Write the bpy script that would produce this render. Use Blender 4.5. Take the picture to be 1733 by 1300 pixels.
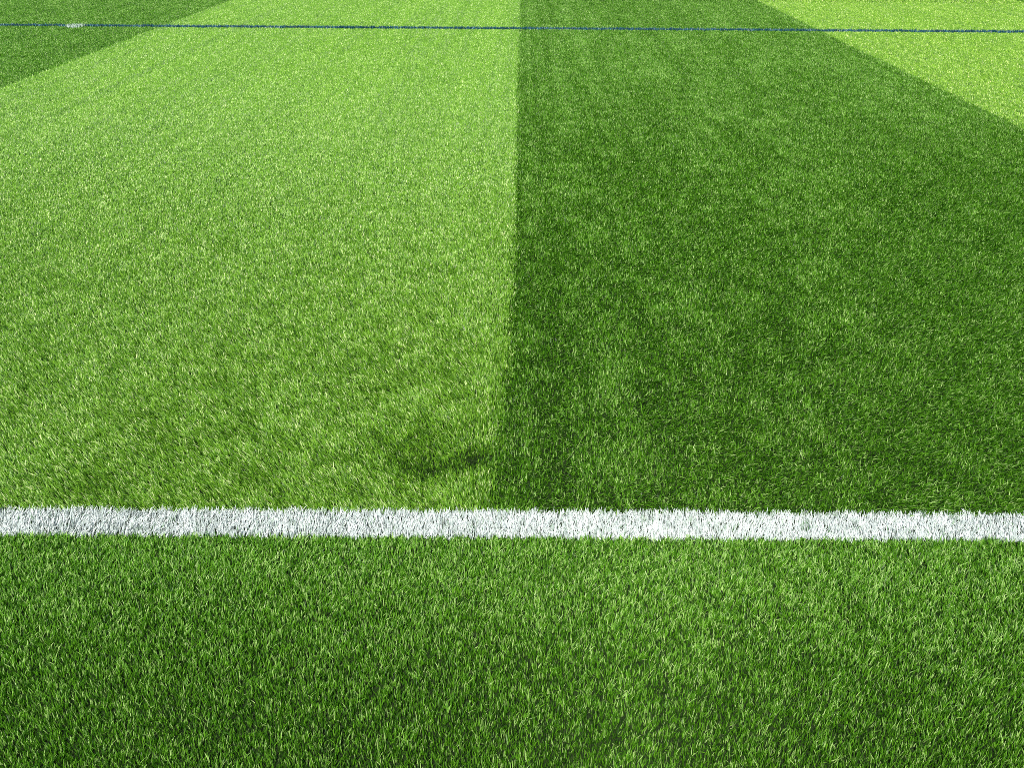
import bpy, math
import numpy as np
from mathutils import Matrix, Vector

for o in list(bpy.data.objects):
    bpy.data.objects.remove(o, do_unlink=True)
S = bpy.context.scene
COL = S.collection

# ------------------------------------------------------------------ camera
H = 1.60
cam = bpy.data.cameras.new("camera")
cam.sensor_fit = 'HORIZONTAL'; cam.sensor_width = 36.0
cam.lens = 36.0 * 1301.0 / 1733.0
cam.clip_start = 0.02; cam.clip_end = 2000.0
co = bpy.data.objects.new("camera", cam); COL.objects.link(co)
YAW, PITCH, ROLL = math.radians(0.6), math.radians(32.85), 0.005
cy, sy, cp, sp = math.cos(YAW), math.sin(YAW), math.cos(PITCH), math.sin(PITCH)
fw = Vector((-sy * cp, cy * cp, -sp)); rt = Vector((cy, sy, 0)); up = rt.cross(fw)
r2 = rt * math.cos(ROLL) + up * math.sin(ROLL); u2 = up * math.cos(ROLL) - rt * math.sin(ROLL)
co.matrix_world = Matrix(((r2.x, u2.x, -fw.x, 0), (r2.y, u2.y, -fw.y, 0), (r2.z, u2.z, -fw.z, H), (0, 0, 0, 1)))
S.camera = co

# ------------------------------------------------------------------ sky, sun, exposure
SUN_ELEV, SUN_AZ = math.radians(58), math.radians(196)      # azimuth clockwise from +Y (the way the camera looks)
w = bpy.data.worlds.new("World"); S.world = w; w.use_nodes = True
nt = w.node_tree; nt.nodes.clear()
sky = nt.nodes.new('ShaderNodeTexSky'); sky.sky_type = 'NISHITA'; sky.sun_disc = False
sky.sun_elevation = SUN_ELEV; sky.sun_rotation = SUN_AZ
bg = nt.nodes.new('ShaderNodeBackground'); bg.inputs['Strength'].default_value = 0.10
wo = nt.nodes.new('ShaderNodeOutputWorld')
nt.links.new(sky.outputs[0], bg.inputs[0]); nt.links.new(bg.outputs[0], wo.inputs[0])
sl = bpy.data.lights.new("sun", 'SUN'); sl.energy = 4.5; sl.angle = math.radians(0.5); sl.color = (1.0, 0.95, 0.87)
so = bpy.data.objects.new("sun", sl); COL.objects.link(so)
sd = Vector((math.sin(SUN_AZ) * math.cos(SUN_ELEV), math.cos(SUN_AZ) * math.cos(SUN_ELEV), math.sin(SUN_ELEV)))
so.rotation_euler = sd.to_track_quat('Z', 'Y').to_euler(); so.location = (0, 0, 20)
S.view_settings.view_transform = 'Standard'; S.view_settings.look = 'None'
S.view_settings.exposure = 0.8; S.view_settings.gamma = 1.0
S.cycles.use_denoising = False
S.cycles.filter_width = 0.9
S.cycles.max_bounces = 8; S.cycles.diffuse_bounces = 3; S.cycles.transmission_bounces = 4

rng = np.random.default_rng(7)

# ------------------------------------------------------------------ helpers
def vnoise(x, y, cx, cyy, seed):
    """smooth value noise in [0,1]; cell size cx by cyy metres"""
    r = np.random.default_rng(seed); N = 256
    g = r.random((N, N)).astype(np.float32)
    u = x / cx + 1000.37; v = y / cyy + 1000.71
    i = np.floor(u).astype(np.int64); j = np.floor(v).astype(np.int64)
    a = (u - i); b = (v - j)
    a = a * a * (3 - 2 * a); b = b * b * (3 - 2 * b)
    i0, i1, j0, j1 = i % N, (i + 1) % N, j % N, (j + 1) % N
    return (g[i0, j0] * (1 - a) + g[i1, j0] * a) * (1 - b) + (g[i0, j1] * (1 - a) + g[i1, j1] * a) * b

def sstep(a, b, x):
    t = np.clip((x - a) / (b - a), 0, 1)
    return t * t * (3 - 2 * t)

def ramp_material(name, stops, rough, spec, transl, tcol):
    m = bpy.data.materials.new(name); m.use_nodes = True
    t = m.node_tree; t.nodes.clear(); L = t.links.new
    at = t.nodes.new('ShaderNodeAttribute'); at.attribute_name = 'tint'
    cr = t.nodes.new('ShaderNodeValToRGB'); e = cr.color_ramp.elements
    while len(e) < len(stops): e.new(0.5)
    for k, (p, c) in enumerate(stops):
        e[k].position = p; e[k].color = (*c, 1)
    L(at.outputs['Fac'], cr.inputs[0])
    b = t.nodes.new('ShaderNodeBsdfPrincipled')
    L(cr.outputs[0], b.inputs['Base Color'])
    b.inputs['Roughness'].default_value = rough
    b.inputs['Specular IOR Level'].default_value = spec
    tr = t.nodes.new('ShaderNodeBsdfTranslucent')
    mu = t.nodes.new('ShaderNodeMix'); mu.data_type = 'RGBA'; mu.blend_type = 'MULTIPLY'
    mu.inputs['Factor'].default_value = 1.0
    L(cr.outputs[0], mu.inputs['A']); mu.inputs['B'].default_value = (*tcol, 1)
    L(mu.outputs['Result'], tr.inputs['Color'])
    mx = t.nodes.new('ShaderNodeMixShader'); mx.inputs[0].default_value = transl
    L(b.outputs[0], mx.inputs[1]); L(tr.outputs[0], mx.inputs[2])
    o = t.nodes.new('ShaderNodeOutputMaterial'); L(mx.outputs[0], o.inputs[0])
    return m

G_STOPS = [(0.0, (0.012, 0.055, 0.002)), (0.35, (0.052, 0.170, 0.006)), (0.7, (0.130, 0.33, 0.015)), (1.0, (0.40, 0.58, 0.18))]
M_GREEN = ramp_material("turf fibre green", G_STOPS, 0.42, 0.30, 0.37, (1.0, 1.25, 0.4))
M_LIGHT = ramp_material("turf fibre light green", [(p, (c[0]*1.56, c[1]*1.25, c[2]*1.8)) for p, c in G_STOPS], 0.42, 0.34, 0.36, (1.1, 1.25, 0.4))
M_LIME = ramp_material("turf fibre lime green", [(p, (c[0]*1.80, c[1]*1.34, c[2]*1.8)) for p, c in G_STOPS], 0.42, 0.34, 0.36, (1.1, 1.25, 0.4))  # light green made yellower: this roll's directional brightness put into the colour
M_WHITE = ramp_material("turf fibre white", [(0.0, (0.08, 0.20, 0.06)), (0.10, (0.30, 0.40, 0.30)), (0.25, (0.48, 0.55, 0.51)), (1.0, (0.66, 0.70, 0.68))], 0.45, 0.5, 0.15, (1, 1, 1))
M_BLUE = ramp_material("turf fibre blue", [(0.0, (0.006, 0.040, 0.055)), (0.8, (0.010, 0.08, 0.11)), (1.0, (0.06, 0.20, 0.25))], 0.45, 0.5, 0.12, (1, 1, 1))

def blade_arrays(x, y, length, width, phi, th0, th1, twist, tint, K):
    """ribbon strips: K quads each. phi = lean azimuth (0 = +Y, + = to +X), th0/th1 = tilt from the vertical at root and tip"""
    n = len(x)
    V = np.empty((n, K + 1, 2, 3), np.float32)
    dx, dy = np.sin(phi), np.cos(phi)
    px, py, pz = x.copy(), y.copy(), np.zeros(n)
    for k in range(K + 1):
        f = k / K
        th = th0 + (th1 - th0) * f
        st, ct = np.sin(th), np.cos(th)
        # side s = (dy,-dx,0); tangent t = (dx st, dy st, ct); n = s x t
        sx, syy = dy, -dx
        nx, ny, nz = syy * ct, -sx * ct, sx * dy * st - syy * dx * st
        c, s_ = np.cos(twist), np.sin(twist)
        wx, wy, wz = c * sx + s_ * nx, c * syy + s_ * ny, s_ * nz
        taper = (1.0, 0.25)[k == K] if K == 1 else (1.0 if f < 0.5 else 1.0 - 0.78 * (f - 0.4) / 0.6)
        hw = width * 0.5 * taper
        V[:, k, 0, 0] = px - wx * hw; V[:, k, 0, 1] = py - wy * hw; V[:, k, 0, 2] = pz - wz * hw
        V[:, k, 1, 0] = px + wx * hw; V[:, k, 1, 1] = py + wy * hw; V[:, k, 1, 2] = pz + wz * hw
        if k < K:
            tm = th0 + (th1 - th0) * (k + 0.5) / K
            l = length / K
            px = px + dx * np.sin(tm) * l; py = py + dy * np.sin(tm) * l; pz = pz + np.cos(tm) * l
    base = (np.arange(n) * 2 * (K + 1))[:, None, None] + (np.arange(K) * 2)[None, :, None]
    F = (base + np.array([0, 1, 3, 2])[None, None, :]).reshape(-1, 4).astype(np.int32)
    T = np.repeat(tint.astype(np.float32), 2 * (K + 1))
    return V.reshape(-1, 3), F, T

def build(name, chunks, mat):
    off = 0; Fs = []
    for V, F, T in chunks:
        Fs.append(F + off); off += len(V)
    V = np.concatenate([c[0] for c in chunks]); F = np.concatenate(Fs); T = np.concatenate([c[2] for c in chunks])
    me = bpy.data.meshes.new(name)
    me.vertices.add(len(V)); me.vertices.foreach_set('co', V.ravel())
    me.loops.add(F.size); me.loops.foreach_set('vertex_index', F.ravel())
    me.polygons.add(len(F))
    me.polygons.foreach_set('loop_start', np.arange(0, F.size, 4, dtype=np.int32))
    try: me.polygons.foreach_set('loop_total', np.full(len(F), 4, np.int32))
    except Exception: pass
    a = me.attributes.new('tint', 'FLOAT', 'POINT'); a.data.foreach_set('value', T)
    me.update(calc_edges=True)
    me.polygons.foreach_set('use_smooth', np.ones(len(F), bool))
    me.materials.append(mat)
    o = bpy.data.objects.new(name, me); COL.objects.link(o)
    return o

def tag(o, label=None, cat=None, group=None, kind=None):
    if label: o['label'] = label
    if cat: o['category'] = cat
    if group: o['group'] = group
    if kind: o['kind'] = kind

# ------------------------------------------------------------------ layout of the pitch (metres, camera stands over the origin)
X_L, X_M, X_R, X_RR = -4.885, -0.045, 3.99, 8.56         # seams between the turf rolls
Y_FAR = 17.5
def wl_bot(x): return 1.638 + 0.009 * x + 0.010 * (vnoise(x, x * 0, 0.03, 1, 51) - 0.5)
def wl_top(x): return 1.748 + 0.009 * x + 0.014 * (vnoise(x, x * 0, 0.025, 1, 52) - 0.5)
BL0, BL1 = 11.25, 11.302                                   # blue line
SPOT = (-6.03, 11.24, 0.12)
def seam(x, y):
    """x with the wander of the middle seam taken out"""
    a = sstep(3.0, 1.75, y)
    return x + 0.030 * a + (vnoise(x * 0, y, 1, 0.12, 5) - 0.5) * 0.028 * sstep(7, 2.2, y) + (vnoise(x * 0, y, 1, 0.9, 6) - 0.5) * 0.03
def half_w(y): return 0.70 * (0.84 * y + 0.87) + 0.55

def points(y0, y1, dens, rows=True):
    """tuft roots between two depths: stitched in rows along y, jittered"""
    out = []
    hw = half_w(y1)
    g = 1.0 / math.sqrt(dens)
    gx, gy = g * 1.15, g / 1.15
    nx, ny = int(2 * hw / gx), max(1, int(round((y1 - y0) / gy)))
    X, Y = np.meshgrid((np.arange(nx) + 0.5) * gx - hw, y0 + (np.arange(ny) + 0.5) * (y1 - y0) / ny)
    X = X.ravel() + rng.normal(0, gx * 0.30, X.size); Y = Y.ravel() + rng.uniform(-0.6, 0.6, Y.size) * gy
    return X, Y

store = {k: [] for k in ('fore', 'L', 'LL', 'D', 'R', 'RR', 'white', 'blue', 'spot')}

def wrap(n, s): return rng.normal(0, s, n)

def emit(key, tx, ty, per, spread, wid, K, fld):
    """fld(tx, ty) -> dict of per-tuft lean; 'per' blades from each tuft"""
    n = len(tx)
    if n == 0: return
    f = fld(tx, ty)
    rep = lambda a: np.repeat(np.broadcast_to(a, (n,)), per)
    N = n * per
    x = rep(tx) + rng.normal(0, spread, N); y = rep(ty) + rng.normal(0, spread, N)
    phi = rep(f['phi'] + wrap(n, 0.55) * f['sphi']) + wrap(N, 1.0) * rep(f['sphi'])
    th = rep(f['th'] + wrap(n, 0.6) * f['sth']) + wrap(N, 1.0) * rep(f['sth'])
    if 'stray' in f:                                       # fibres that stand against the nap
        k = rng.random(N) < rep(f['stray']); m = int(k.sum())
        th[k] = rng.normal(R(30), R(20), m); phi[k] += rng.normal(0, R(30), m)
    ln = rep(f['len'] * rng.uniform(0.85, 1.12, n)) * rng.uniform(0.7, 1.15, N)
    bend = rep(f['bend']) * rng.uniform(0.3, 1.5, N)
    th0 = np.clip(th - bend * 0.5, -1.2, 1.25); th1 = np.clip(th + bend * 0.6, -1.3, 1.5)
    tw = wrap(N, 1.0) * rep(f.get('tw', 0.85))
    tint = np.clip(rep(f['tint'] + wrap(n, 0.07)) + wrap(N, 1.0) * rep(f.get('stint', 0.22)), 0, 1)
    k = rng.random(N) < rep(f.get('pale', 0.12))                                # some paler fibres; their pale tint also stands in for glints
    tint[k] = np.clip(tint[k] + 0.30, 0, 1)
    store[key].append(blade_arrays(x, y, ln, np.full(N, wid) * rng.uniform(0.75, 1.25, N), phi, th0, th1, tw, tint, K))

R = math.radians
def f_light(x, y):
    n1 = vnoise(x, y, 0.25, 0.6, 11); n2 = vnoise(x, y, 0.04, 0.06, 12); n3 = vnoise(x, y, 0.055, 5.0, 13); n4 = vnoise(x, y, 0.11, 9.0, 14)
    near = sstep(4.5, 1.8, y); far = sstep(2.2, 8.5, y)
    s = np.abs(seam(x, y) - X_M); edge = sstep(0.20, 0.0, s) * sstep(6, 2, y)
    phi = R(-60) * near + R(-6) + (n1 - .5) * R(18) + (n2 - .5) * R(46) * (1 - 0.5 * far) + edge * R(62)
    def dent(cx, cy_, rx, ry): return np.exp(-(((x - cx) / rx) ** 2 + ((y - cy_) / ry) ** 2))
    patch = 1.35 * dent(-0.13, 2.00, 0.085, 0.045) + 1.1 * dent(-0.30, 1.945, 0.10, 0.045) + 0.5 * dent(-0.30, 2.06, 0.26, 0.13)
    patch = patch * (0.5 + vnoise(x, y, 0.035, 0.03, 15))
    return dict(phi=phi, sphi=R(24) - R(6) * far, th=R(34) + R(24) * far - R(6) * (1 - near) * (1 - far) + (n2 - .5) * R(20) * (1 - far) + (n1 - .5) * R(8) + ((n3 - .5) * R(20) + (n4 - .5) * R(8)) * (0.3 + 0.7 * far) - edge * R(10) - patch * R(30), sth=R(15) - R(5) * far, tw=0.85 - 0.5 * far,
                len=0.022 * (1 - 0.35 * patch), bend=R(38), tint=0.46 + 0.10 * (n2 - .5) + 0.13 * (n3 - .5) * far + 0.03 * (n4 - .5) * far - 0.20 * patch, stint=0.22 - 0.06 * far)
def f_dark(x, y):
    n1 = vnoise(x, y, 0.22, 0.9, 21); n2 = vnoise(x, y, 0.07, 0.10, 22); n3 = vnoise(x, y, 0.045, 4.0, 23); n4 = vnoise(x, y, 0.14, 0.16, 24)
    xs = seam(x, y) - X_M; s = np.abs(xs)
    edge = sstep(0.20, 0.0, s) * sstep(3.4, 1.9, y)
    stray = 0.10 + 0.48 * sstep(2.5, 10, y) + 0.36 * sstep(0.40, 0.80, 0.22 * n1 + 0.2 * n4 + 0.34 * n2 + 0.24 * n3) * 1.0 + 0.12 * edge
    th = R(-34) + R(32) * sstep(2.5, 10, y) + (n2 - .5) * R(18) + (n3 - .5) * R(20) * sstep(1.5, 5, y) + (n4 - .5) * R(12) + edge * R(16)
    return dict(phi=R(-14) + (n1 - .5) * R(24) + (n4 - .5) * R(24) + edge * R(50), sphi=R(26), th=th, sth=R(17), stray=stray,
                len=0.020, bend=R(-34), stint=0.27, tint=0.48 + 0.08 * (n3 - .5) * sstep(2.5, 7, y) + 0.12 * (n2 - .5) + 0.06 * (n1 - .5))
def f_dark_upright(x, y):
    d = f_dark(x, y); d['stray'] = d['stray'] + 0.22; d['th'] = d['th'] + R(6); return d
def f_fore(x, y):
    n1 = vnoise(x, y, 0.09, 0.09, 31); n2 = vnoise(x, y, 0.03, 0.03, 32)
    top = sstep(1.0, 1.6, y)
    return dict(phi=(n1 - .5) * R(36) + (n2 - .5) * R(50) + R(8), sphi=R(40), th=R(5) + top * R(27) + (n2 - .5) * R(18), sth=R(19), stint=0.30, pale=0.15 + 0.08 * top,
                len=0.019 * (0.9 + 0.2 * n2), bend=R(32), tint=0.44 + 0.10 * (n2 - .5) + 0.04 * top)  # paler and lighter toward the white line: whitish sheen put into the colour
def f_white(x, y):
    n1 = vnoise(x, y, 0.12, 0.10, 41); n2 = vnoise(x, y, 0.03, 0.03, 42)
    return dict(phi=R(6) + sstep(0.2, -1.0, x) * R(22) + (n1 - .5) * R(60), sphi=R(28), th=R(30) + (n2 - .5) * R(36), sth=R(14),
                len=0.021, bend=R(34), tint=0.55 + 0.9 * np.minimum(n2 - .22, 0) * 2)
def f_flat(tint):
    def g(x, y):
        n2 = vnoise(x, y, 0.10, 0.05, 43)
        return dict(phi=(n2 - .5) * R(60), sphi=R(40), th=R(20) + (n2 - .5) * R(30), sth=R(16), len=0.036, bend=R(20), tint=tint + 0.3 * (n2 - .5))
    return g

edges = [0.50]
while edges[-1] < Y_FAR: edges.append(min(Y_FAR, edges[-1] * 1.09))
nblade = 0
for y0, y1 in zip(edges[:-1], edges[1:]):
    ym = 0.5 * (y0 + y1); slant = math.hypot(ym, H)
    q = slant / 1.9
    wid = 0.0019 * q ** 0.88
    dens = 84000 * q ** -1.05 if ym < 15 else 3500
    K = 3 if ym < 2.4 else (2 if ym < 5.5 else 1)
    per = 5 if ym < 3 else 4
    spread = 0.0035 * q ** 0.8
    tx, ty = points(y0, y1, dens / per)
    # which piece of the pitch each tuft is rooted in
    wb, wt = wl_bot(tx), wl_top(tx)
    xs = seam(tx, ty) + rng.normal(0, 1, len(tx)) * (0.008 + 0.014 * sstep(3.5, 1.8, ty))      # the nap of the two rolls mixes at the seam
    fore = ty < wb
    white = (~fore) & (ty < wt)
    pitch = ty >= wt
    ye = ty + (vnoise(tx, ty, 0.04, 1, 61) - 0.5) * 0.03
    spot = ((tx - SPOT[0]) ** 2 + (ty - SPOT[1]) ** 2) < SPOT[2] ** 2
    blue = pitch & (ye > BL0) & (ye < BL1) & ~spot
    turf = pitch & ~blue & ~spot
    emit('fore', tx[fore], ty[fore], per, spread, wid, K, f_fore)
    emit('LL', tx[turf & (xs < X_L)], ty[turf & (xs < X_L)], per, spread, wid, K, f_dark_upright)
    k = turf & (xs >= X_L) & (xs < X_M); emit('L', tx[k], ty[k], per, spread, wid, K, f_light)
    k = turf & (xs >= X_M) & (xs < X_R); emit('D', tx[k], ty[k], per, spread, wid, K, f_dark)
    k = turf & (xs >= X_R) & (xs < X_RR); emit('R', tx[k], ty[k], per, spread, wid, K, f_light)
    k = turf & (xs >= X_RR); emit('RR', tx[k], ty[k], per, spread, wid, K, f_dark)
    emit('white', tx[white], ty[white], per, spread * 0.9, wid * 0.95, K, f_white)
    emit('blue', tx[blue], ty[blue], per + 2, spread, wid, 2, f_flat(0.45))
    emit('spot', tx[spot], ty[spot], per, spread, wid, 2, f_flat(0.08))

# ------------------------------------------------------------------ the ground under the pile: rubber infill to the horizon
me = bpy.data.meshes.new("ground")
g = 600.0
me.from_pydata([(-g, -g, -0.002), (g, -g, -0.002), (g, g, -0.002), (-g, g, -0.002)], [], [(0, 1, 2, 3)])
gm = bpy.data.materials.new("infill"); gm.use_nodes = True
t = gm.node_tree; b = t.nodes['Principled BSDF']; b.inputs['Roughness'].default_value = 0.9; b.inputs['Specular IOR Level'].default_value = 0.05
tc = t.nodes.new('ShaderNodeTexCoord'); nz = t.nodes.new('ShaderNodeTexNoise'); nz.inputs['Scale'].default_value = 240; nz.inputs['Detail'].default_value = 3
cr = t.nodes.new('ShaderNodeValToRGB'); cr.color_ramp.elements[0].position = 0.35; cr.color_ramp.elements[0].color = (0.006, 0.012, 0.004, 1)
cr.color_ramp.elements[1].position = 0.7; cr.color_ramp.elements[1].color = (0.020, 0.036, 0.010, 1)
t.links.new(tc.outputs['Object'], nz.inputs['Vector']); t.links.new(nz.outputs[0], cr.inputs[0]); t.links.new(cr.outputs[0], b.inputs['Base Color'])
me.materials.append(gm)
go = bpy.data.objects.new("ground", me); COL.objects.link(go); tag(go, kind='structure')

# ------------------------------------------------------------------ the rolls of turf and the lines
GRP = "light and dark turf stripes of the pitch"
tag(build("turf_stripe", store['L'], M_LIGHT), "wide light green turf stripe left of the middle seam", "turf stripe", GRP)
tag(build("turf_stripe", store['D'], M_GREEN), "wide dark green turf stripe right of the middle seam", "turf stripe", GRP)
tag(build("turf_stripe", store['LL'], M_GREEN), "dark green turf stripe with the white spot on it, beyond the light stripe", "turf stripe", GRP)
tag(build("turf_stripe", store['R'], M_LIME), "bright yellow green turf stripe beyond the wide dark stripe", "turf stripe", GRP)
tag(build("turf_stripe", store['RR'], M_GREEN), "dark green turf corner beyond the bright yellow green stripe", "turf stripe", GRP)
tag(build("turf_border", store['fore'], M_GREEN), "even mid green turf border on the near side of the white line", "turf")
tag(build("boundary_line", store['white'], M_WHITE), "white boundary line of grass fibres across the green turf", "line")
tag(build("pitch_line", store['blue'], M_BLUE), "thin dark blue line crossing all the turf stripes far off", "line")
tag(build("penalty_spot", store['spot'], M_WHITE), "small white spot on the thin blue line", "spot")
print("quads", sum(len(c[1]) for v in store.values() for c in v))
